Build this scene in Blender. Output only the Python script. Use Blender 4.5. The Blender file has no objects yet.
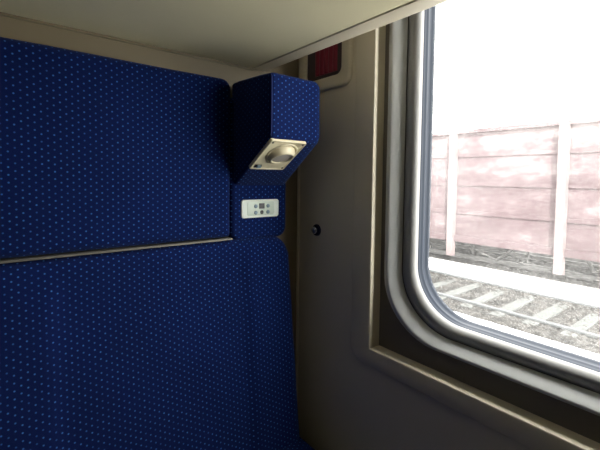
import bpy, bmesh, math, random
from mathutils import Vector, Matrix
random.seed(7)
sc = bpy.context.scene
COL = sc.collection
PI = math.pi

# ------------------------------------------------------------------ materials
def srgb(r, g, b):
    def f(c):
        c /= 255.0
        return c/12.92 if c <= 0.04045 else ((c+0.055)/1.055)**2.4
    return (f(r), f(g), f(b), 1.0)

def newmat(name):
    m = bpy.data.materials.new(name); m.use_nodes = True
    nt = m.node_tree
    return m, nt, nt.nodes['Principled BSDF']

def plain(name, col, rough=0.5, metal=0.0, mottle=0.0, scale=30.0, bump=0.0, bscale=200.0, spec=0.5):
    m, nt, b = newmat(name)
    b.inputs['Roughness'].default_value = rough
    b.inputs['Metallic'].default_value = metal
    b.inputs['Specular IOR Level'].default_value = spec
    b.inputs['Base Color'].default_value = col
    tc = nt.nodes.new('ShaderNodeTexCoord')
    if mottle > 0:
        n = nt.nodes.new('ShaderNodeTexNoise'); n.inputs['Scale'].default_value = scale; n.inputs['Detail'].default_value = 5
        nt.links.new(tc.outputs['Object'], n.inputs['Vector'])
        mx = nt.nodes.new('ShaderNodeMix'); mx.data_type = 'RGBA'
        mx.inputs[6].default_value = tuple(c*(1-mottle) for c in col[:3])+(1,)
        mx.inputs[7].default_value = tuple(min(1, c*(1+mottle)) for c in col[:3])+(1,)
        nt.links.new(n.outputs['Fac'], mx.inputs[0]); nt.links.new(mx.outputs[2], b.inputs['Base Color'])
    if bump > 0:
        n = nt.nodes.new('ShaderNodeTexNoise'); n.inputs['Scale'].default_value = bscale
        nt.links.new(tc.outputs['Object'], n.inputs['Vector'])
        bp = nt.nodes.new('ShaderNodeBump'); bp.inputs['Strength'].default_value = bump; bp.inputs['Distance'].default_value = 0.002
        nt.links.new(n.outputs['Fac'], bp.inputs['Height']); nt.links.new(bp.outputs['Normal'], b.inputs['Normal'])
    return m

def fabric(name, base, dot, dotr=0.0024, px=0.0125, py=0.0145):
    """plush blue moquette with a staggered lattice of small light-blue dots (UV in metres)"""
    m, nt, b = newmat(name)
    L = nt.links
    def math_(op, a, c=None, v=None):
        n = nt.nodes.new('ShaderNodeMath'); n.operation = op
        for i, q in enumerate((a, c)):
            if q is None: continue
            if isinstance(q, (int, float)): n.inputs[i].default_value = q
            else: L.new(q, n.inputs[i])
        return n.outputs[0]
    uv = nt.nodes.new('ShaderNodeUVMap'); uv.uv_map = 'UVMap'
    sp = nt.nodes.new('ShaderNodeSeparateXYZ'); L.new(uv.outputs[0], sp.inputs[0])
    cx = math_('DIVIDE', sp.outputs[0], px)
    ci = math_('FLOOR', cx)
    fx = math_('SUBTRACT', math_('SUBTRACT', cx, ci), 0.5)
    par = math_('MULTIPLY', math_('FLOORED_MODULO', ci, 2.0), 0.5)
    cy = math_('ADD', math_('DIVIDE', sp.outputs[1], py), par)
    cj = math_('FLOOR', cy)
    fy = math_('SUBTRACT', math_('SUBTRACT', cy, cj), 0.5)
    dx = math_('MULTIPLY', fx, px); dy = math_('MULTIPLY', fy, py)
    d = math_('SQRT', math_('ADD', math_('MULTIPLY', dx, dx), math_('MULTIPLY', dy, dy)))
    mr = nt.nodes.new('ShaderNodeMapRange'); mr.interpolation_type = 'SMOOTHSTEP'
    mr.inputs[1].default_value = dotr*0.55; mr.inputs[2].default_value = dotr*1.25
    mr.inputs[3].default_value = 1.0; mr.inputs[4].default_value = 0.0
    L.new(d, mr.inputs[0])
    # dots vary a little in strength
    cb = nt.nodes.new('ShaderNodeCombineXYZ'); L.new(ci, cb.inputs[0]); L.new(cj, cb.inputs[1])
    wn = nt.nodes.new('ShaderNodeTexWhiteNoise'); wn.noise_dimensions = '2D'; L.new(cb.outputs[0], wn.inputs['Vector'])
    st = math_('ADD', math_('MULTIPLY', wn.outputs['Value'], 0.5), 0.5)
    fac = math_('MULTIPLY', mr.outputs[0], st)
    mp = nt.nodes.new('ShaderNodeMapping'); mp.inputs['Scale'].default_value = (1, 1, 1); L.new(uv.outputs[0], mp.inputs[0])
    ns = nt.nodes.new('ShaderNodeTexNoise'); ns.inputs['Scale'].default_value = 420; ns.inputs['Detail'].default_value = 3
    L.new(mp.outputs[0], ns.inputs['Vector'])
    n2 = nt.nodes.new('ShaderNodeTexNoise'); n2.inputs['Scale'].default_value = 6; n2.inputs['Detail'].default_value = 3
    L.new(uv.outputs[0], n2.inputs['Vector'])
    k = math_('ADD', math_('MULTIPLY', ns.outputs['Fac'], 0.7), math_('MULTIPLY', n2.outputs['Fac'], 0.35))
    k = math_('ADD', k, 0.45)
    bc = nt.nodes.new('ShaderNodeVectorMath'); bc.operation = 'SCALE'; bc.inputs[0].default_value = base[:3]; L.new(k, bc.inputs['Scale'])
    mx = nt.nodes.new('ShaderNodeMix'); mx.data_type = 'RGBA'
    L.new(fac, mx.inputs[0]); L.new(bc.outputs[0], mx.inputs[6]); mx.inputs[7].default_value = dot
    L.new(mx.outputs[2], b.inputs['Base Color'])
    b.inputs['Roughness'].default_value = 0.95; b.inputs['Specular IOR Level'].default_value = 0.12
    b.inputs['Sheen Weight'].default_value = 0.12; b.inputs['Sheen Tint'].default_value = (0.3, 0.45, 1, 1)
    bp = nt.nodes.new('ShaderNodeBump'); bp.inputs['Strength'].default_value = 0.35; bp.inputs['Distance'].default_value = 0.001
    L.new(ns.outputs['Fac'], bp.inputs['Height']); L.new(bp.outputs['Normal'], b.inputs['Normal'])
    return m

M = {}
M['fabric'] = fabric('blue_dotted_moquette', (0.0018, 0.0080, 0.062), (0.040, 0.140, 0.42, 1), 0.0020, 0.0119, 0.0164)
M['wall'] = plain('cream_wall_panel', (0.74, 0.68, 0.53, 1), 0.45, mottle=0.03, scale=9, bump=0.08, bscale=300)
M['shelf'] = plain('cream_shelf_laminate', (0.76, 0.72, 0.50, 1), 0.5, mottle=0.05, scale=6, bump=0.05)
M['lip'] = plain('cream_edge_profile', (0.68, 0.63, 0.50, 1), 0.38)
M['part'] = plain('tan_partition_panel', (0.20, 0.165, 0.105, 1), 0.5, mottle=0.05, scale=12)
M['ceil'] = plain('white_ceiling', (0.82, 0.80, 0.74, 1), 0.6)
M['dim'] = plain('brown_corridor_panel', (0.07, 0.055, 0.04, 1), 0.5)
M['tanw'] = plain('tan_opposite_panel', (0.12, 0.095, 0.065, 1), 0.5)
M['floor'] = plain('dark_rubber_floor', (0.03, 0.03, 0.032, 1), 0.6, mottle=0.4, scale=80)
M['plate'] = plain('grey_brown_backing_plate', (0.17, 0.155, 0.135, 1), 0.5)
M['alu'] = plain('dimmed_satin_grey_window_frame', (0.35, 0.355, 0.35, 1), 0.38, metal=0.0, mottle=0.05, scale=25)  # frame grey darkened to hold back skylight on the roll
M['flange'] = plain('brightened_grey_window_flange', (0.56, 0.58, 0.58, 1), 0.4, mottle=0.04, scale=25)  # same frame grey lightened, standing in for window light on the flange
M['rubber'] = plain('blue_black_window_rubber', (0.009, 0.020, 0.042, 1), 0.5, spec=0.25)
M['metal'] = plain('dull_light_metal', (0.15, 0.142, 0.12, 1), 0.5, metal=0.3)
M['cream'] = plain('cream_plastic', (0.66, 0.60, 0.42, 1), 0.35)
M['mint'] = plain('pale_mint_white_plastic', (0.66, 0.74, 0.68, 1), 0.35)
M['mint2'] = plain('pale_mint_white_plastic_inset', (0.55, 0.64, 0.56, 1), 0.4)
M['btn'] = plain('grey_blue_button', (0.18, 0.27, 0.33, 1), 0.4)
M['black'] = plain('black_plastic', (0.008, 0.009, 0.012, 1), 0.3)
M['lens'] = plain('grey_lamp_lens', (0.50, 0.47, 0.42, 1), 0.2)
M['knob'] = plain('dark_blue_chrome', (0.05, 0.06, 0.10, 1), 0.22, metal=0.7)
M['knob2'] = plain('grey_chrome', (0.5, 0.52, 0.58, 1), 0.2, metal=0.8)
M['red'] = plain('dark_red_plastic', (0.26, 0.012, 0.04, 1), 0.35)
M['recess'] = plain('dark_recess', (0.06, 0.045, 0.05, 1), 0.5)
M['wagon'] = plain('faded_rust_pink_steel', (0.070, 0.044, 0.047, 1), 0.85, mottle=0.35, scale=1.6)
M['rib'] = plain('bleached_steel_rib', (0.088, 0.068, 0.070, 1), 0.8, mottle=0.15, scale=2)
M['under'] = plain('dark_dusty_steel', (0.016, 0.016, 0.016, 1), 0.8, mottle=0.5, scale=5)
M['rail'] = plain('worn_rail_steel', (0.06, 0.066, 0.07, 1), 0.5, metal=0.4)
M['raild'] = plain('dark_rail_steel', (0.09, 0.09, 0.09, 1), 0.6)
M['sleeper'] = plain('pale_concrete_sleeper', (0.029, 0.032, 0.031, 1), 0.9, mottle=0.6, scale=14)

def wagonmat():
    m, nt, b = newmat('faded_rust_pink_steel'); L = nt.links
    tc = nt.nodes.new('ShaderNodeTexCoord'); mp = nt.nodes.new('ShaderNodeMapping'); mp.inputs['Scale'].default_value = (1, .6, 1.6)
    L.new(tc.outputs['Object'], mp.inputs[0])
    n = nt.nodes.new('ShaderNodeTexNoise'); n.inputs['Scale'].default_value = 1.5; n.inputs['Detail'].default_value = 8; n.inputs['Roughness'].default_value = .7
    L.new(mp.outputs[0], n.inputs['Vector'])
    sp = nt.nodes.new('ShaderNodeSeparateXYZ'); L.new(tc.outputs['Object'], sp.inputs[0])
    # the paint is paler towards the top edge of the wagon side
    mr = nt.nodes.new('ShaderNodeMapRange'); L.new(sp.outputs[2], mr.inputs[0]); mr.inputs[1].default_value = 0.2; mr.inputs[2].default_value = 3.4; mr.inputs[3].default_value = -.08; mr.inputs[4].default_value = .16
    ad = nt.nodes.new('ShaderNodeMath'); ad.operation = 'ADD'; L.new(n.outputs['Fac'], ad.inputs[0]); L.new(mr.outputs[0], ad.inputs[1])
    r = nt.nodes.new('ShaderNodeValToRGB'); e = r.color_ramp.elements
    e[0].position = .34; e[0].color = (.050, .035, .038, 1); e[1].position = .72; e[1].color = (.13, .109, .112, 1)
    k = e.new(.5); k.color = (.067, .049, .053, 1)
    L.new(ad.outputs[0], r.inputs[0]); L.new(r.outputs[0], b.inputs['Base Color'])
    b.inputs['Roughness'].default_value = .9; b.inputs['Specular IOR Level'].default_value = .1
    return m
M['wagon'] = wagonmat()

def gravel(name, c1, c2, scale, th=0.5):
    m, nt, b = newmat(name)
    tc = nt.nodes.new('ShaderNodeTexCoord')
    v = nt.nodes.new('ShaderNodeTexVoronoi'); v.inputs['Scale'].default_value = scale
    n = nt.nodes.new('ShaderNodeTexNoise'); n.inputs['Scale'].default_value = scale*0.35; n.inputs['Detail'].default_value = 6
    for q in (v, n): nt.links.new(tc.outputs['Object'], q.inputs['Vector'])
    r = nt.nodes.new('ShaderNodeValToRGB'); r.color_ramp.elements[0].position = th-0.12; r.color_ramp.elements[1].position = th+0.12
    r.color_ramp.elements[0].color = c1; r.color_ramp.elements[1].color = c2
    nt.links.new(n.outputs['Fac'], r.inputs[0]); nt.links.new(r.outputs[0], b.inputs['Base Color'])
    bp = nt.nodes.new('ShaderNodeBump'); bp.inputs['Strength'].default_value = 1; bp.inputs['Distance'].default_value = 0.03
    nt.links.new(v.outputs['Distance'], bp.inputs['Height']); nt.links.new(bp.outputs['Normal'], b.inputs['Normal'])
    b.inputs['Roughness'].default_value = 0.95; b.inputs['Specular IOR Level'].default_value = 0.1
    return m
M['ballast'] = gravel('grey_brown_ballast', (0.009, 0.009, 0.0085, 1), (0.030, 0.0285, 0.027, 1), 16)
M['grey'] = gravel('shade_dimmed_gravel', (0.08, 0.078, 0.07, 1), (0.26, 0.25, 0.235, 1), 12)  # gravel toned down, the train's shade is in this colour
M['dark'] = gravel('dark_ballast', (0.003, 0.003, 0.003, 1), (0.013, 0.013, 0.0125, 1), 12)  # darker base colour than the ballast of the empty track
M['white'] = gravel('white_gravel', (0.035, 0.035, 0.033, 1), (0.80, 0.80, 0.80, 1), 18, 0.41)

def glassmat():
    m = bpy.data.materials.new('dusty_window_glass'); m.use_nodes = True
    nt = m.node_tree; nt.nodes.clear(); L = nt.links
    out = nt.nodes.new('ShaderNodeOutputMaterial')
    tr = nt.nodes.new('ShaderNodeBsdfTransparent'); tr.inputs[0].default_value = (0.95, 0.97, 0.97, 1)
    tl = nt.nodes.new('ShaderNodeBsdfTranslucent'); tl.inputs[0].default_value = (0.9, 0.92, 0.93, 1)
    gl = nt.nodes.new('ShaderNodeBsdfGlossy'); gl.inputs['Roughness'].default_value = 0.03
    tc = nt.nodes.new('ShaderNodeTexCoord')
    n = nt.nodes.new('ShaderNodeTexNoise'); n.inputs['Scale'].default_value = 5; n.inputs['Detail'].default_value = 4
    n2 = nt.nodes.new('ShaderNodeTexNoise'); n2.inputs['Scale'].default_value = 190; n2.inputs['Detail'].default_value = 4
    L.new(tc.outputs['Object'], n.inputs['Vector']); L.new(tc.outputs['Object'], n2.inputs['Vector'])
    mul = nt.nodes.new('ShaderNodeMath'); mul.operation = 'MULTIPLY'; L.new(n.outputs['Fac'], mul.inputs[0]); L.new(n2.outputs['Fac'], mul.inputs[1])
    mr = nt.nodes.new('ShaderNodeMapRange'); L.new(mul.outputs[0], mr.inputs[0])
    mr.inputs[1].default_value = 0.08; mr.inputs[2].default_value = 0.45; mr.inputs[3].default_value = 0.0; mr.inputs[4].default_value = 0.13
    mx = nt.nodes.new('ShaderNodeMixShader'); L.new(mr.outputs[0], mx.inputs[0]); L.new(tr.outputs[0], mx.inputs[1]); L.new(tl.outputs[0], mx.inputs[2])
    m2 = nt.nodes.new('ShaderNodeMixShader'); m2.inputs[0].default_value = 0.03
    L.new(mx.outputs[0], m2.inputs[1]); L.new(gl.outputs[0], m2.inputs[2]); L.new(m2.outputs[0], out.inputs[0])
    return m
M['glass'] = glassmat()

# ------------------------------------------------------------------ helpers
def link(name, bm, mat, parent=None, smooth=40, loc=None, mats=None):
    me = bpy.data.meshes.new(name); bmesh.ops.recalc_face_normals(bm, faces=bm.faces[:]) ; bm.to_mesh(me); bm.free()
    for mt in (mats or [mat]): me.materials.append(mt)
    if smooth:
        for p in me.polygons: p.use_smooth = True
        me.set_sharp_from_angle(angle=math.radians(smooth))
    o = bpy.data.objects.new(name, me); COL.objects.link(o)
    if parent is not None: o.parent = parent
    if loc is not None: o.location = loc
    return o

def empty(name, loc=(0, 0, 0)):
    o = bpy.data.objects.new(name, None); COL.objects.link(o); o.location = loc; o.empty_display_size = 0.05
    return o
def tag(o, label=None, cat=None, group=None, kind=None):
    if label: o['label'] = label
    if cat: o['category'] = cat
    if group: o['group'] = group
    if kind: o['kind'] = kind
    return o
def structure(o, label=None):
    o['kind'] = 'structure'
    if label: o['label'] = label
    return o

def box(bm, x0, x1, y0, y1, z0, z1):
    v = [bm.verts.new(p) for p in ((x0,y0,z0),(x1,y0,z0),(x1,y1,z0),(x0,y1,z0),(x0,y0,z1),(x1,y0,z1),(x1,y1,z1),(x0,y1,z1))]
    for f in ((0,3,2,1),(4,5,6,7),(0,1,5,4),(1,2,6,5),(2,3,7,6),(3,0,4,7)): bm.faces.new([v[i] for i in f])
    return v
def bevel(bm, r, seg=3, ang=30):
    es = [e for e in bm.edges if len(e.link_faces) == 2 and e.calc_face_angle() > math.radians(ang)]
    bmesh.ops.bevel(bm, geom=es, offset=r, segments=seg, profile=0.5, affect='EDGES')
def boxo(name, dims, mat, parent=None, r=0.0, seg=2):
    bm = bmesh.new(); box(bm, *dims)
    if r: bevel(bm, r, seg)
    return link(name, bm, mat, parent, 35 if r else 0)

def rrect(cu, cv, hu, hv, r, n=8):
    """rounded rectangle points, counter-clockwise in (u, v)"""
    pts = []
    r = max(min(r, hu-1e-5, hv-1e-5), 1e-4)
    for k, (su, sv) in enumerate(((1, 1), (-1, 1), (-1, -1), (1, -1))):
        for i in range(n+1):
            a = PI/2*k + PI/2*i/n
            pts.append((cu+su*(hu-r)+r*math.cos(a), cv+sv*(hv-r)+r*math.sin(a)))
    return pts
def bridge(bm, rings, closed=True):
    R = [[bm.verts.new(p) for p in ring] for ring in rings]
    n = len(R[0])
    for a, b in zip(R, R[1:]):
        for i in range(n if closed else n-1):
            j = (i+1) % n
            bm.faces.new((a[i], a[j], b[j], b[i]))
    return R
def lathe(bm, prof, n=32, mtx=None, cap=True):
    rings = [[Vector((r*math.cos(2*PI*i/n), r*math.sin(2*PI*i/n), h)) for i in range(n)] for r, h in prof]
    if mtx is not None: rings = [[mtx @ p for p in ring] for ring in rings]
    R = bridge(bm, rings)
    if cap:
        bm.faces.new(R[0]); bm.faces.new(R[-1])
    return R

# window-wall ring: yL is the visible vertical side, zB the bottom; mirrored about the window centre
WYC, WZC = -0.95, 1.40
def wring(x, yL, zB, r, n=10):
    return [(x, u, v) for u, v in rrect(WYC, WZC, yL-WYC, WZC-zB, r, n)]

# ------------------------------------------------------------------ camera
cam = bpy.data.cameras.new('camera'); co = bpy.data.objects.new('camera', cam); COL.objects.link(co)
yaw, pitch, roll = math.radians(38.69), math.radians(-2.8), math.radians(0.65)
F = Vector((math.sin(yaw)*math.cos(pitch), math.cos(yaw)*math.cos(pitch), math.sin(pitch)))
r0 = Vector((math.cos(yaw), -math.sin(yaw), 0)); u0 = r0.cross(F)
c_, s_ = math.cos(roll), math.sin(roll)
rr = c_*r0+s_*u0; uu = -s_*r0+c_*u0
mw = Matrix((rr, uu, -F)).transposed().to_4x4(); mw.translation = Vector((-0.85, -1.069, 1.25))
co.matrix_world = mw
cam.sensor_width = 36; cam.lens = 378.3/600*36; cam.shift_y = -28/600; cam.clip_start = 0.02
sc.camera = co

# ------------------------------------------------------------------ room shell
X0, Y0, ZC = -1.95, -2.05, 2.30
structure(boxo('floor', (X0-.05, .18, Y0-.05, .05, -.06, 0), M['floor']))
structure(boxo('ceiling', (X0-.05, .12, Y0-.05, .05, ZC, ZC+.05), M['ceil']))
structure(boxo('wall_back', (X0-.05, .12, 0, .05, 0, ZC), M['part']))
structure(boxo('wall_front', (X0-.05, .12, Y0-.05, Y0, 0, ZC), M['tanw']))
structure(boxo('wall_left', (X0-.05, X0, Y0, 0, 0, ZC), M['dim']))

# window wall: slab with a square opening, and a shallow raised surround with rounded outer corners
def slab_with_hole(x0, x1, outer, inner, name, mat, r_out=0.0, r_in=0.0, bev=0.0):
    bm = bmesh.new(); n = 10
    (oy0, oy1, oz0, oz1), (iy0, iy1, iz0, iz1) = outer, inner
    O = rrect((oy0+oy1)/2, (oz0+oz1)/2, (oy1-oy0)/2, (oz1-oz0)/2, r_out, n)
    I = rrect((iy0+iy1)/2, (iz0+iz1)/2, (iy1-iy0)/2, (iz1-iz0)/2, r_in, n)
    def sc_(P, d):   # inset
        cy = sum(p[0] for p in P)/len(P); cz = sum(p[1] for p in P)/len(P)
        hy = max(p[0] for p in P)-cy; hz = max(p[1] for p in P)-cz
        return [(cy+(p[0]-cy)*(hy+d)/hy, cz+(p[1]-cz)*(hz+d)/hz) for p in P]
    def at(P, x): return [(x, a, b) for a, b in P]
    rings = [at(O, x1)]
    if bev:
        rings += [at(O, x0+bev), at(sc_(O, -bev*.3), x0+bev*.3), at(sc_(O, -bev), x0)]
        rings += [at(sc_(I, bev), x0), at(sc_(I, bev*.3), x0+bev*.3), at(I, x0+bev)]
    else:
        rings += [at(O, x0), at(I, x0)]
    rings += [at(I, x1)]
    rings.append(rings[0])
    R = [[bm.verts.new(p) for p in ring] for ring in rings[:-1]]; R.append(R[0])
    m = len(O)
    for a, b in zip(R, R[1:]):
        for i in range(m):
            j = (i+1) % m; bm.faces.new((a[i], a[j], b[j], b[i]))
    return link(name, bm, mat, None, 40)
W_IN = (-1.553, -.347, .750, 2.05)
structure(slab_with_hole(0, .125, (Y0, 0, 0, ZC), W_IN, 'wall_right', M['wall']))
structure(slab_with_hole(-.010, .004, (-1.623, -.277, .7015, 2.10), (-1.548, -.352, .755, 2.045), 'trim_1', M['wall'], .045, .004, .005))

# corner bead between partition and window wall
bm = bmesh.new(); box(bm, -.0065, .001, -.0065, .001, 0, 1.70); bevel(bm, .002, 2)
structure(link('trim_2', bm, M['lip']))

# the window unit
win = empty('window_1', (0, 0, 0)); structure(win, 'train window with rounded corners, grey frame and dusty pane')
bm = bmesh.new(); n = 10
rings = [wring(.040, -.347+.002, .750-.002, .004), wring(.040, -.3607, .8020, .170)]
rings += [wring(.040, -.366, .807, .165), wring(.060, -.366, .807, .165), wring(.060, -.345, .748, .004)]
bridge(bm, rings); tag(link('backing_plate', bm, M['plate'], win), 'dark grey brown backing plate')
bm = bmesh.new()
bridge(bm, [wring(x, y, z, r, 14) for x, y, z, r in (
    (.045, -.3607, .8020, .172), (.026, -.3720, .8095, .170), (.019, -.3785, .8135, .169), (.0155, -.3880, .8185, .168), (.0155, -.3912, .8208, .167),
    (.0170, -.3935, .8225, .166), (.021, -.3985, .8265, .164), (.032, -.4075, .834, .161), (.042, -.4150, .8400, .158), (.048, -.4170, .8420, .157))])
tag(link('frame_flange', bm, M['flange'], win, 50), 'grey sloping flange, window light put into its colour')
bm = bmesh.new()
bridge(bm, [wring(x, y, z, r, 14) for x, y, z, r in (
    (.056, -.4150, .8400, .157), (.051, -.4180, .8425, .156), (.047, -.4240, .8465, .154), (.043, -.4320, .8525, .151), (.041, -.4395, .8585, .148), (.0405, -.4455, .8635, .146),
    (.0425, -.4510, .8685, .144), (.046, -.4550, .8725, .142), (.051, -.4575, .8755, .140), (.057, -.4588, .8775, .139), (.064, -.4592, .8785, .138))])
link('frame_roll', bm, M['alu'], win, 50)
bm = bmesh.new()
bridge(bm, [wring(x, y, z, r, 14) for x, y, z, r in (
    (.060, -.4582, .8778, .139), (.063, -.4596, .8788, .138), (.070, -.4600, .8791, .137), (.074, -.4602, .8793, .137), (.077, -.4620, .8805, .137),
    (.081, -.4622, .8806, .137), (.083, -.4610, .8798, .137), (.096, -.4615, .8800, .137), (.099, -.4635, .8815, .136), (.110, -.4640, .8820, .136), (.110, -.452, .872, .139))])
tag(link('rubber_seal', bm, M['rubber'], win, 50), 'blue black rubber seal')
bm = bmesh.new()
P = wring(.1025, -.4625, .8808, .136, 12); bm.faces.new([bm.verts.new(p) for p in P])
link('pane', bm, M['glass'], win, 0)
# dark mounting box closing the wall thickness round the pane, seen only from outside
bm = bmesh.new(); bridge(bm, [wring(.060, -.366, .807, .165), wring(.122, -.366, .807, .165), wring(.122, -.348, .751, .004)])
bridge(bm, [wring(.110, -.452, .872, .139), wring(.118, -.450, .870, .139), wring(.123, -.348, .751, .004)])
link('outer_flashing', bm, M['plate'], win, 0)

# ------------------------------------------------------------------ overhead shelf (underside with a pale lip along the window side)
sh = empty('overhead_shelf', (-1.0, -.35, 1.60))
tag(sh, 'cream overhead berth board above the blue seat, pale lip along its window edge', 'shelf')
def local(o, p):     # keep world coordinates of a child mesh
    o.parent = p; o.matrix_parent_inverse = Matrix.Translation(-Vector(p.location)); return o
local(boxo('board', (X0+.005, -.2005, -.78, -.005, 1.604, 1.634), M['shelf'], r=.002), sh)
bm = bmesh.new()
# lip profile in (x, z), extruded along y
prof = [(-.1975, 1.634), (-.1975, 1.6035), (-.1960, 1.6020), (-.154, 1.6005), (-.148, 1.603), (-.145, 1.609), (-.145, 1.642), (-.151, 1.644), (-.190, 1.644)]
A = [bm.verts.new((x, -.785, z)) for x, z in prof]; B = [bm.verts.new((x, -.004, z)) for x, z in prof]
for i in range(len(prof)):
    j = (i+1) % len(prof); bm.faces.new((A[i], A[j], B[j], B[i]))
bm.faces.new(A); bm.faces.new(B)
tag(local(link('edge_lip', bm, M['lip'], None, 35), sh), 'pale lip along the window edge')
local(boxo('front_rail', (X0+.005, -.145, -.80, -.786, 1.597, 1.647), M['metal'], r=.004), sh)
# wall batten under the board along the partition
bm = bmesh.new(); box(bm, X0+.005, -.18, -.006, 0.0, 1.598, 1.603); bevel(bm, .0015, 2)
tag(local(link('wall_batten', bm, M['part'], None, 35), sh), 'thin tan batten fixed to the partition')

# ------------------------------------------------------------------ cushions
def cushion(x0, x1, z0, z1, surf, back, er, rc, dense=70, name='cushion', rows=90, rcb=None):
    """upholstered block: front skin y=surf(x,z), edges rolled with radius er, corners rc; closed at the back"""
    bm = bmesh.new(); uvl = bm.loops.layers.uv.new('UVMap')
    rcb = rc if rcb is None else rcb
    def dist(k):  # denser near both ends
        t = k; return t
    def knots(a, b, n):
        L = b-a; e = min(er*1.3, L*.2); out = [a + e*(i/8)**1.6 for i in range(8)]
        m = max(4, n-16); out += [a+e + (L-2*e)*i/m for i in range(m+1)]
        out += [b - e*((7-i)/8)**1.6 for i in range(8)]
        return out
    zs = knots(z0, z1, rows); xs = knots(0, 1, 10) if False else None
    tx = [ (v-x0)/(x1-x0) for v in knots(x0, x1, dense)]
    G = []
    for z in zs:
        dz = 0
        ins = 0
        if z > z1-rc: ins = rc-math.sqrt(max(0, rc*rc-(z-(z1-rc))**2))
        elif z < z0+rcb: ins = rcb-math.sqrt(max(0, rcb*rcb-((z0+rcb)-z)**2))
        row = []
        for t in tx:
            xa, xb = x0+ins, x1-ins
            x = xa+(xb-xa)*t
            # signed distance to the rounded outline
            hx, hz = (x1-x0)/2, (z1-z0)/2; r = rc if z > (z0+z1)/2 else max(rcb, 1e-4)
            qx, qz = abs(x-(x0+x1)/2)-(hx-r), abs(z-(z0+z1)/2)-(hz-r)
            d = -(math.hypot(max(qx, 0), max(qz, 0))+min(max(qx, qz), 0)-r)
            d = max(0, min(d, er))
            y = surf(x, z) + er*(1-math.sqrt(max(0, 1-(1-d/er)**2)))
            row.append((x, y, z))
        G.append(row)
    V = [[bm.verts.new(p) for p in row] for row in G]
    arc = [0.0]
    mid = len(tx)//2
    for a, b in zip(G, G[1:]): arc.append(arc[-1]+math.dist(a[mid], b[mid]))
    def uvset(f, d):
        for l in f.loops: l[uvl].uv = d[l.vert]
    U = {}
    for j, row in enumerate(V):
        for i, v in enumerate(row): U[v] = (G[j][i][0]+10, arc[j]+10)
    nr, nc = len(V), len(V[0])
    for j in range(nr-1):
        for i in range(nc-1):
            try: f = bm.faces.new((V[j][i], V[j][i+1], V[j+1][i+1], V[j+1][i])); uvset(f, U)
            except ValueError: pass
    # skirt
    loop = [(0, i) for i in range(nc)]+[(j, nc-1) for j in range(1, nr)]+[(nr-1, i) for i in range(nc-2, -1, -1)]+[(j, 0) for j in range(nr-2, 0, -1)]
    bk = {}
    for (j, i) in loop:
        x, y, z = G[j][i]; bk[(j, i)] = bm.verts.new((x, back, z))
        dd = back-y; uo = dd if i == nc-1 else (-dd if i == 0 else 0); vo = dd if j == nr-1 else (-dd if j == 0 else 0)
        if uo: vo = 0
        U[bk[(j, i)]] = (U[V[j][i]][0]+uo, U[V[j][i]][1]+vo)
    for a, b in zip(loop, loop[1:]+loop[:1]):
        f = bm.faces.new((V[a[0]][a[1]], V[b[0]][b[1]], bk[b], bk[a])); uvset(f, U)
    f = bm.faces.new([bk[k] for k in loop])
    for l in f.loops: l[uvl].uv = (l.vert.co.x, l.vert.co.z)
    bmesh.ops.remove_doubles(bm, verts=bm.verts[:], dist=1e-5)
    return bm
def ss(a, b, t):
    t = max(0, min(1, (t-a)/(b-a))); return t*t*(3-2*t)

# bench seat: lower backrest leaning forward towards the seat, cushion, metal strip
seat = empty('bench_seat', (-.95, -.30, 0))
tag(seat, 'long blue dotted bench seat with rounded lower backrest against the partition', 'seat')
def low(x, z):
    zt = 1.064
    y = -.060 - .012*ss(1.07, .92, z)
    y -= .115*max(0, .96-z)*ss(.97, .85, z) if z < .95 else 0
    y = max(y, -.26)
    # seat contours: shallow centre panel between bolsters
    for c, half in ((-.505, .245),):
        u = abs(x-c)
        y += .010*(1-ss(half-.02, half+.015, u))*ss(1.06, .95, z)
        y += .005*math.exp(-((u-half)/.007)**2)*ss(1.04, .90, z)
    u = abs(x+1.38); y += .010*(1-ss(.225, .26, u))*ss(1.06, .95, z)
    # light creases of use
    y += .0016*math.sin(x*23+z*9)*math.sin(z*15+x*4)
    return y
o = link('lower_backrest', cushion(-1.90, -.077, .36, 1.062, low, -.012, .034, .075, 150, rows=110, rcb=.01), M['fabric'], None, 60); local(o, seat)
bm = bmesh.new(); uvl = bm.loops.layers.uv.new('UVMap')
box(bm, -1.90, -.085, -.76, -.125, .24, .395); bevel(bm, .035, 5)
bm.normal_update()
for f in bm.faces:
    for l in f.loops: l[uvl].uv = (l.vert.co.x, l.vert.co.y) if abs(f.normal.z) > .6 else (l.vert.co.x+l.vert.co.y, l.vert.co.z)
local(link('seat_cushion', bm, M['fabric'], None, 50), seat)
local(boxo('seat_base', (-1.88, -.10, -.70, -.03, 0.0, .245), M['dim'], r=.01), seat)
tag(local(boxo('metal_strip', (-1.90, -.299, -.058, -.012, 1.0632, 1.0682), M['metal'], r=.0012), seat), 'thin dull metal strip along the top of the backrest')

# upper back panel
def up(x, z):
    y = -.060
    y += .0012*math.sin(x*17+z*11)
    return y
upb = empty('upper_back_panel', (-1.1, -.03, 1.08))
tag(upb, 'tall blue dotted upper back pad above the thin metal strip', 'back pad')
local(link('padding', cushion(-1.90, -.3015, 1.0705, 1.5405, up, -.012, .022, .028, 120, rows=80, rcb=.012), M['fabric'], None, 60), upb)
local(boxo('backing_board', (-1.885, -.315, -.0125, -.001, 1.085, 1.525), M['dim']), upb)

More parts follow.
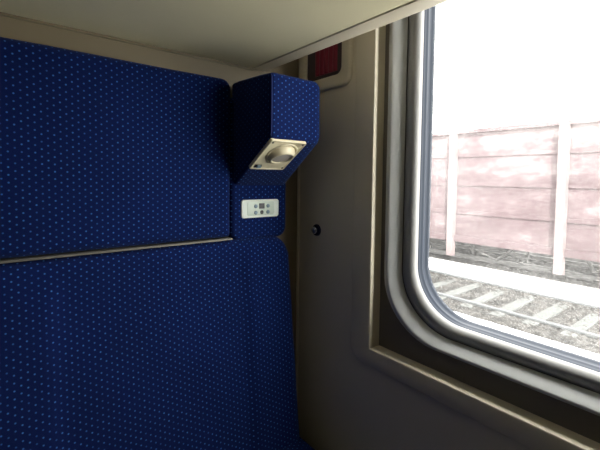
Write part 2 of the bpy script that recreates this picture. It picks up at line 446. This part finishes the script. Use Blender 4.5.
# headrest: narrow side pad + projecting wing
hd = empty('wing_headrest', (-.19, -.03, 1.066))
tag(hd, 'boxy blue dotted wing headrest jutting out over a narrow side pad', 'headrest')
def sp_(x, z): return -.050
local(link('side_pad', cushion(-.2985, -.088, 1.055, 1.500, sp_, -.004, .016, .034, 40, rows=60, rcb=.034), M['fabric'], None, 60), hd)
bm = bmesh.new(); uvl = bm.loops.layers.uv.new('UVMap')
prof = [(-.030, 1.2140), (-.249, 1.3540), (-.249, 1.5260), (-.030, 1.537)]   # (y, z)
xl, xr = -.291, -.1070
A = [bm.verts.new((xl, y, z)) for y, z in prof]; B = [bm.verts.new((xr+(.026 if k == 0 else .012 if k == 3 else 0), y, z)) for k, (y, z) in enumerate(prof)]
bm.faces.new(A); bm.faces.new(B[::-1])
for i in range(4):
    j = (i+1) % 4; bm.faces.new((A[i], B[i], B[j], A[j]))
bm.normal_update(); bmesh.ops.recalc_face_normals(bm, faces=bm.faces[:])
bm.edges.ensure_lookup_table()
def eb(sel, r, seg=6):
    bmesh.ops.bevel(bm, geom=sel, offset=r, segments=seg, profile=0.5, affect='EDGES')
right = [e for e in bm.edges if all(v.co.x > -.2 for v in e.verts)]
eb([e for e in right], .034, 8)
bm.normal_update()
rest = [e for e in bm.edges if len(e.link_faces) == 2 and e.calc_face_angle() > math.radians(28)]
eb(rest, .012, 4)
bm.normal_update()
for f in bm.faces:
    nn = f.normal
    for l in f.loops:
        c = l.vert.co
        if abs(nn.x) > .75: l[uvl].uv = (5+c.y, c.z)
        elif nn.z > .75: l[uvl].uv = (5+c.x, c.y+1.26)
        elif nn.z < -.6: l[uvl].uv = (5+c.x, 1.0+(c.y)*1.155)
        else: l[uvl].uv = (5+c.x+(c.x-xl)*0, c.z)
local(link('wing', bm, M['fabric'], None, 45), hd)
# piping along the wing's front left edge
bm = bmesh.new()
path = [(-.2885, -.2425, 1.3625), (-.2885, -.2462, 1.370), (-.2885, -.2465, 1.44), (-.2885, -.2460, 1.514), (-.2885, -.2420, 1.5215), (-.2885, -.19, 1.5265), (-.2885, -.07, 1.532)]
rad = .0014; rings = []
for k, p in enumerate(path):
    a = Vector(path[max(0, k-1)]); b = Vector(path[min(len(path)-1, k+1)]); t = (b-a).normalized()
    s1 = Vector((1, 0, 0)); s2 = t.cross(s1).normalized()
    rings.append([Vector(p)+rad*(math.cos(q)*s1+math.sin(q)*s2) for q in [2*PI*i/8 for i in range(8)]])
R_ = bridge(bm, rings); bm.faces.new(R_[0]); bm.faces.new(R_[-1])
M['pipe'] = plain('dark_blue_piping', (0.008, 0.025, 0.16, 1), 0.8)
tag(local(link('piping', bm, M['pipe'], None, 60), hd), 'dark blue piping')

# ------------------------------------------------------------------ reading lamp on the sloping underside of the wing
sl = Vector((0, .219, -.140)).normalized()           # down the slope
nrm = Vector((0, -.140, -.219)).normalized()         # outwards (down and forwards)
ux = Vector((1, 0, 0))
lampO = Vector((-.2290, -.1890, 1.3156)) + nrm*.0
lm = Matrix((ux, sl, nrm)).transposed().to_4x4(); lm.translation = lampO
lamp = empty('reading_lamp'); lamp.matrix_world = lm
tag(lamp, 'cream reading lamp with round swivel head under the blue wing headrest', 'lamp')
bm = bmesh.new()
def ring_at(hu, hv, r, w, cu=0, cv=0, n=6): return [(u, v, w) for u, v in rrect(cu, cv, hu, hv, r, n)]
pu, pv = .0605, .0680
R_ = bridge(bm, [ring_at(pu, pv, .007, -.004), ring_at(pu, pv, .007, .0035), ring_at(pu-.0015, pv-.0015, .006, .005), ring_at(pu-.004, pv-.004, .004, .005), ring_at(pu-.0055, pv-.0055, .004, .0035)])
bm.faces.new(R_[0]); bm.faces.new(R_[-1])
link('lamp_plate', bm, M['cream'], lamp, 40)
lc = Vector((.007, -.010, .0))
bm = bmesh.new()
lathe(bm, [(.0480, .002), (.0478, .0045), (.0460, .0062), (.0435, .0062), (.0415, .0035), (.0410, .002)], 40, Matrix.Translation(lc))
link('collar', bm, M['cream'], lamp, 50)
# swivel head: dome tilted, cut off by the lens
tilt = Matrix.Translation(lc+Vector((0, .000, -.006))) @ Matrix.Rotation(math.radians(-11), 4, 'X')
bm = bmesh.new()
lathe(bm, [(.0395, -.004), (.0405, .004), (.0398, .012), (.0375, .018), (.0345, .0228), (.0330, .0242), (.0310, .0242), (.0300, .0228), (.0295, .020)], 40, tilt)
hdp = link('swivel_head', bm, M['cream'], lamp, 50)
bm = bmesh.new(); lathe(bm, [(.0298, .0190), (.0298, .0200), (.022, .0212), (.010, .0220), (.001, .0222)], 32, tilt)
tag(link('lens', bm, M['lens'], hdp, 50), 'grey lamp lens')
bm = bmesh.new(); box(bm, -.050, -.028, .045, .058, .003, .0050); bevel(bm, .001, 2); sw = link('switch_housing', bm, M['black'], lamp, 40)
bm = bmesh.new()
box(bm, -.043, -.0295, .0465, .0565, .0045, .0085); bevel(bm, .0015, 2)
tag(link('rocker', bm, M['btn'], sw, 40), 'grey blue rocker of the lamp switch')
for (a, b) in ((-.050, -.058), (.051, -.058), (.051, .058)):
    bm = bmesh.new(); lathe(bm, [(.0032, .003), (.0030, .0048), (.0012, .0052)], 12, Matrix.Translation((a, b, 0)))
    link('screw', bm, M['raild'], lamp, 40)

# ------------------------------------------------------------------ control panel on the side pad
cp = empty('control_panel', (-.1964, -.050, 1.1535))
tag(cp, 'pale mint white control panel with round buttons below the reading lamp', 'control panel')
def yring(hx, hz, r, y, cx=0, cz=0, n=6): return [(u, y, v) for u, v in rrect(cx, cz, hx, hz, r, n)]
bm = bmesh.new()
R_ = bridge(bm, [yring(.0695, .0285, .009, .004), yring(.0695, .0285, .009, -.0035), yring(.0680, .0270, .008, -.0050), yring(.060, .0235, .006, -.0050), yring(.0585, .022, .005, -.0044)])
bm.faces.new(R_[0]); bm.faces.new(R_[-1])
link('faceplate', bm, M['mint'], cp, 40)
bm = bmesh.new()
R_ = bridge(bm, [yring(.050, .0215, .005, -.0040), yring(.050, .0215, .005, -.0052), yring(.0492, .0207, .005, -.0056)])
bm.faces.new(R_[0]); bm.faces.new(R_[-1])
tag(link('inset_plate', bm, M['mint2'], cp, 40), 'slightly greener inset plate')
ym = Matrix.Rotation(math.radians(90), 4, 'X')       # lathe axis z -> -y
for (bx, bz) in ((-.0195, .0078), (.0265, .0078), (-.0195, -.0125), (.0265, -.0118)):
    bm = bmesh.new()
    lathe(bm, [(.0064, .0052), (.0062, .0068), (.0050, .0078), (.0015, .0080)], 20, Matrix.Translation((bx, 0, bz)) @ ym)
    link('button', bm, M['btn'], cp, 50)
bm = bmesh.new(); box(bm, -.0075, .0125, -.0068, -.005, -.0005, .0165); bevel(bm, .001, 2)
tag(link('display', bm, M['black'], cp, 40), 'small square black display')
bm = bmesh.new(); lathe(bm, [(.0062, .0050), (.0062, .0066), (.0052, .0072), (.0020, .0070)], 20, Matrix.Translation((.0033, 0, -.0120)) @ ym)
tag(link('jack', bm, M['black'], cp, 50), 'round black socket hole')

# ------------------------------------------------------------------ wall knob
kn = empty('wall_knob', (0, -.1026, 1.0749))
tag(kn, 'small dark round metal knob on the cream wall right of the headrest', 'knob')
xm = Matrix.Rotation(math.radians(-90), 4, 'Y')       # axis z -> -x
bm = bmesh.new(); lathe(bm, [(.0205, -.003), (.0205, .003), (.0190, .0065), (.0150, .0075), (.0135, .0050)], 28, xm); link('collar', bm, M['knob'], kn, 50)
bm = bmesh.new(); lathe(bm, [(.0105, .003), (.0100, .006), (.0115, .010), (.0120, .0135), (.0105, .0165), (.0060, .0185), (.001, .019)], 28, xm)
tag(link('knob_head', bm, M['knob2'], kn, 50), 'grey metal knob head')

# ------------------------------------------------------------------ recessed wall box with the red ribbed insert
hb = empty('recessed_wall_box', (0, -.134, 1.644))
tag(hb, 'cream recessed wall box holding a dark red ribbed insert beside the headrest', 'wall box')
bm = bmesh.new()
def xr_(hy, hz, r, x, cy=0, cz=.02): return [(x, u, v) for u, v in rrect(cy, cz, hy, hz, r, 10)]
R_ = bridge(bm, [xr_(.122, .125, .032, .001), xr_(.122, .125, .032, -.009), xr_(.119, .122, .030, -.013), xr_(.112, .115, .026, -.0135), xr_(.094, .094, .024, -.0125, .004, .016+.006),
    xr_(.088, .088, .022, -.010, .004, .022), xr_(.086, .086, .022, -.0015, .004, .022)])
link('frame', bm, M['wall'], hb, 50)
bm = bmesh.new(); bm.faces.new([bm.verts.new(p) for p in xr_(.086, .086, .022, -.002, .004, .022)]); link('recess_back', bm, M['recess'], hb, 0)
bm = bmesh.new()
pts = []
N = 60
for i in range(N+1):
    t = i/N; y = -.060+.106*t
    pts.append((y, -.0045-.0045*abs(math.sin(t*PI*5))**.6))
bot = [bm.verts.new((x, y, -.046)) for y, x in pts]; bot2 = [bm.verts.new((x*.6-.001, y, -.052)) for y, x in pts]; top = [bm.verts.new((x, y, .085)) for y, x in pts]; bb = [bm.verts.new((-.002, y, -.052)) for y, x in pts]
for i in range(N):
    bm.faces.new((bot[i], bot[i+1], top[i+1], top[i])); bm.faces.new((bot2[i], bot2[i+1], bot[i+1], bot[i])); bm.faces.new((bb[i], bb[i+1], bot2[i+1], bot2[i]))
tag(link('ribbed_insert', bm, M['red'], hb, 50), 'dark red vertically ribbed insert')

# ------------------------------------------------------------------ outside
GZ = -1.05
def strip(name, x0, x1, z0, mat, amp, h=0.0, nx=30, ny=160, ya=-12, yb=22, crown=0.0, zbot=-1.35):
    bm = bmesh.new(); rnd = random.Random(len(name)*7+int(x0*10)); V = []
    for i in range(nx+1):
        t = i/nx; row = []
        for j in range(ny+1):
            e = min(1, min(t, 1-t)*6)
            row.append(bm.verts.new((x0+(x1-x0)*t, ya+(yb-ya)*j/ny, z0+crown*math.sin(PI*t)+rnd.uniform(-amp, amp)*e)))
        V.append(row)
    for i in range(nx):
        for j in range(ny): bm.faces.new((V[i][j], V[i+1][j], V[i+1][j+1], V[i][j+1]))
    return link(name, bm, mat, None, 0)
structure(boxo('ground', (.6, 60, -50, 70, -1.6, -1.16), M['white']))
tag(strip('dark_gravel_bed', .2, 3.3, -.945, M['grey'], .012, nx=20), 'grey gravel close beside our train, below the window, train shade put into its colour', 'gravel', kind='stuff')  # unseen strip, coloured as if in train shade to dim the shelf
tag(strip('white_gravel_bank', 3.25, 5.03, -.925, M['white'], .01, nx=20), 'bright white gravel strip along the near side of the empty track', 'gravel', kind='stuff')
tag(strip('track_ballast', 4.98, 7.38, -.928, M['ballast'], .02, nx=48, ny=420, ya=-6, yb=14, crown=-.042), 'grey brown stone ballast around the empty track', 'ballast', kind='stuff')
tag(strip('white_gravel_verge', 7.32, 8.80, -.955, M['white'], .022, nx=24, crown=.02), 'bright white gravel verge between the empty track and the wagon', 'gravel', kind='stuff')
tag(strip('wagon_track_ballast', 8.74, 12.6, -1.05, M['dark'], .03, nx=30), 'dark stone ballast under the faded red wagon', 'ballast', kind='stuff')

def rail_bm(x, y0=-6, y1=14, top=-.92, h=.15):
    bm = bmesh.new()
    prof = [(-.07, -h), (.07, -h), (.07, -h+.012), (.012, -h+.03), (.010, -.04), (.034, -.03), (.034, -.006), (.028, 0), (-.028, 0), (-.034, -.006), (-.034, -.03), (-.010, -.04), (-.012, -h+.03), (-.07, -h+.012)]
    A = [bm.verts.new((x+a, y0, top+b)) for a, b in prof]; B = [bm.verts.new((x+a, y1, top+b)) for a, b in prof]
    for i in range(len(prof)):
        j = (i+1) % len(prof); bm.faces.new((A[i], A[j], B[j], B[i]))
    bm.faces.new(A); bm.faces.new(B); return bm
tag(link('rail', rail_bm(7.24, top=-.905), M['rail'], None, 0), 'pale steel rail of the empty track, the one nearer the red wagon', 'rail')
tag(link('rail', rail_bm(5.72, top=-.905), M['rail'], None, 0), 'pale steel rail of the empty track, the one nearer our window', 'rail')
tag(link('rail', rail_bm(8.66, top=-.93, h=.10), M['raild'], None, 0), 'thin dark rail lying at the foot of the red wagon', 'rail')

def sleeper():
    bm = bmesh.new()
    v = box(bm, -1.0, 1.0, -.12, .12, -.12, 0)
    for q in v:
        if abs(q.co.x) < 2 and q.co.z > -.01: q.co.y *= .8
    for q in v: pass
    bevel(bm, .015, 2)
    return link('sleeper', bm, M['sleeper'], None, 30)
s0 = sleeper()
for k in range(14):
    s = s0 if k == 0 else s0.copy()
    if k: COL.objects.link(s)
    s.location = (6.48+random.uniform(-.03, .03), -.90+.52*k, -.950+random.uniform(-.006, .006)); s.rotation_euler.z = random.uniform(-.02, .02)
    tag(s, 'pale concrete sleeper half sunk in grey ballast under the two pale rails', 'sleeper', 'sleepers of the empty track')

# gondola wagon
wg = empty('freight_wagon', (10.8, 3.5, -.93))
tag(wg, 'faded pinkish red open freight wagon with pale upright ribs beyond the tracks', 'wagon')
WX0, WX1, WY0, WY1, WB, WT = 9.43, 12.2, -3.4, 10.3, -.46, 2.66
bm = bmesh.new()
box(bm, WX0, WX0+.06, WY0, WY1, WB+.02, WT-.05); box(bm, WX1-.06, WX1, WY0, WY1, WB+.02, WT-.05)
box(bm, WX0, WX1, WY0, WY0+.06, WB+.02, WT-.05); box(bm, WX0, WX1, WY1-.06, WY1, WB+.02, WT-.05)
box(bm, WX0+.05, WX1-.05, WY0, WY1, WB+.02, WB+.10)
# horizontal pressed corrugations of the side sheets
for z in (.35, 1.15, 1.95):
    box(bm, WX0-.025, WX0+.01, WY0+.1, WY1-.1, z-.05, z+.05)
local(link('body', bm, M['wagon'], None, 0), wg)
bm = bmesh.new(); box(bm, WX0-.07, WX0+.08, WY0-.03, WY1+.03, WT-.10, WT); box(bm, WX1-.08, WX1+.07, WY0-.03, WY1+.03, WT-.10, WT); bevel(bm, .02, 2)
local(link('top_rail', bm, M['wagon'], None, 0), wg)
bm = bmesh.new(); box(bm, WX0-.06, WX0+.10, WY0-.03, WY1+.03, WB-.04, WB+.14); bevel(bm, .015, 2)
local(link('side_sill', bm, M['wagon'], None, 0), wg)
for k in range(5):
    yc = 1.985+2.71*(k-2)
    if yc < WY0 or yc > WY1: continue
    bm = bmesh.new()
    w = .115
    prof = [(-w, 0), (-w*.75, -.13), (w*.75, -.13), (w, 0)]
    z0, z1 = -.915, WT-.03
    A = [bm.verts.new((WX0-.005+b, yc+a, z0)) for a, b in prof]; B = [bm.verts.new((WX0-.005+b, yc+a, z1)) for a, b in prof]
    for i in range(4):
        j = (i+1) % 4; bm.faces.new((A[i], A[j], B[j], B[i]))
    bm.faces.new(A); bm.faces.new(B)
    tag(local(link('rib', bm, M['rib'], None, 0), wg), 'bleached pale upright rib')
# underframe, brake gear, bogies
bm = bmesh.new(); box(bm, 10.4, 11.2, WY0+.1, WY1-.1, -.62, -.40)
for y in (-1.5, .8, 3.9, 6.4): box(bm, 9.65, 12.0, y-.06, y+.06, -.58, -.40)
local(link('underframe', bm, M['under'], None, 0), wg)
bm = bmesh.new(); lathe(bm, [(.01, -.45), (.14, -.43), (.17, -.38), (.17, .38), (.14, .43), (.01, .45)], 20, Matrix.Translation((9.85, 3.75, -.62)) @ Matrix.Rotation(PI/2, 4, 'X'))
local(link('air_tank', bm, M['under'], None, 40), wg)
def bogie(yc):
    bm = bmesh.new()
    for x in (9.72, 11.6):
        # side frame as a bowed beam
        ps = [(-1.15, -.62, -.50), (-.55, -.80, -.52), (0, -.86, -.46), (.55, -.80, -.52), (1.15, -.62, -.50)]
        top = [(y, b) for y, a, b in ps]; bot = [(y, a) for y, a, b in ps][::-1]
        loop = top+bot
        A = [bm.verts.new((x, yc+a, b)) for a, b in loop]; B = [bm.verts.new((x+.14, yc+a, b)) for a, b in loop]
        for i in range(len(loop)):
            j = (i+1) % len(loop); bm.faces.new((A[i], A[j], B[j], B[i]))
        for k in range(4): bm.faces.new((A[k], A[k+1], A[8-k], A[9-k])); bm.faces.new((B[k], B[k+1], B[8-k], B[9-k]))
    box(bm, 9.8, 11.7, yc-.18, yc+.18, -.70, -.46)
    fr = local(link('bogie', bm, M['under'], None, 0), wg)
    for dy in (-.92, .92):
        for x in (9.90, 11.42):
            bm = bmesh.new()
            lathe(bm, [(.05, -.06), (.12, -.06), (.13, -.02), (.36, -.02), (.375, -.05), (.41, -.05), (.42, .05), (.38, .05), (.35, .02), (.12, .03), (.05, .03)], 36, Matrix.Translation((x, yc+dy, -.93+.421)) @ Matrix.Rotation(PI/2, 4, 'Y'))
            o = link('wheel', bm, M['under'], None, 40); o.parent = fr
            o.matrix_parent_inverse = fr.matrix_world.inverted() if False else Matrix.Identity(4)
            o.matrix_parent_inverse = Matrix.Translation(Vector((0, 0, 0)))
            wheels.append(o)
wheels = []
bogie(-1.4); bogie(6.3)
# wheels inherit wagon offset from their bogie frame
for o in wheels: o.parent = o.parent; o.matrix_parent_inverse = Matrix.Identity(4)
# brake rods and hanging hatch levers
bm = bmesh.new()
def rod(p, q, r):
    p, q = Vector(p), Vector(q); t = (q-p).normalized(); a = t.orthogonal().normalized(); b = t.cross(a)
    R = bridge(bm, [[c+r*(math.cos(w)*a+math.sin(w)*b) for w in [2*PI*i/8 for i in range(8)]] for c in (p, q)]); bm.faces.new(R[0]); bm.faces.new(R[1])
rod((9.62, -1.5, -.70), (9.62, 8.4, -.70), .025)
rod((9.55, 3.0, -.47), (9.50, 3.45, -.86), .035); rod((9.50, 3.45, -.86), (9.52, 3.85, -.74), .03)
rod((9.55, 4.2, -.47), (9.55, 4.1, -.80), .04); rod((9.55, 1.5, -.47), (9.55, 1.35, -.78), .04); rod((9.55, 2.7, -.5), (9.55, 2.7, -.8), .03)
rod((9.50, 2.9, -.84), (9.52, 1.7, -.84), .025)
local(link('brake_rigging', bm, M['under'], None, 0), wg)
tag(link('rail', rail_bm(9.92, y0=-6, y1=14, top=-.93, h=.13), M['raild'], None, 0), 'rusty dark rail under the near wheels of the red wagon', 'rail')
tag(link('rail', rail_bm(11.44, y0=-6, y1=14, top=-.93, h=.13), M['raild'], None, 0), 'rusty dark rail under the far wheels of the red wagon', 'rail')

# ------------------------------------------------------------------ light: white overcast sky and a soft high sun on the far side of the train
w = bpy.data.worlds.new('world'); sc.world = w; w.use_nodes = True
bg = w.node_tree.nodes['Background']; bg.inputs[0].default_value = (1.0, 0.965, 0.91, 1); bg.inputs[1].default_value = 3.0
sd = bpy.data.lights.new('sun', 'SUN'); sd.energy = 9; sd.angle = math.radians(8); sd.color = (1, .96, .9)
so = bpy.data.objects.new('sun', sd); COL.objects.link(so)
d = Vector((.44, .54, -.72)); so.rotation_euler = d.to_track_quat('-Z', 'Y').to_euler(); so.location = (3, -3, 8)
# portal guiding the sky light through the window opening
pd = bpy.data.lights.new('window_portal', 'AREA'); pd.shape = 'RECTANGLE'; pd.size = 1.05; pd.size_y = 1.16; pd.energy = 1
pd.cycles.is_portal = True
po = bpy.data.objects.new('window_portal', pd); COL.objects.link(po)
po.location = (.135, WYC, WZC); po.rotation_euler = Vector((-1, 0, 0)).to_track_quat('-Z', 'Z').to_euler()

sc.view_settings.view_transform = 'Standard'; sc.view_settings.look = 'None'; sc.view_settings.gamma = 1; sc.view_settings.use_curve_mapping = False
sc.view_settings.exposure = 1.65
sc.cycles.max_bounces = 12; sc.cycles.diffuse_bounces = 7; sc.cycles.transparent_max_bounces = 8
sc.cycles.use_denoising = True; sc.cycles.sample_clamp_indirect = 6
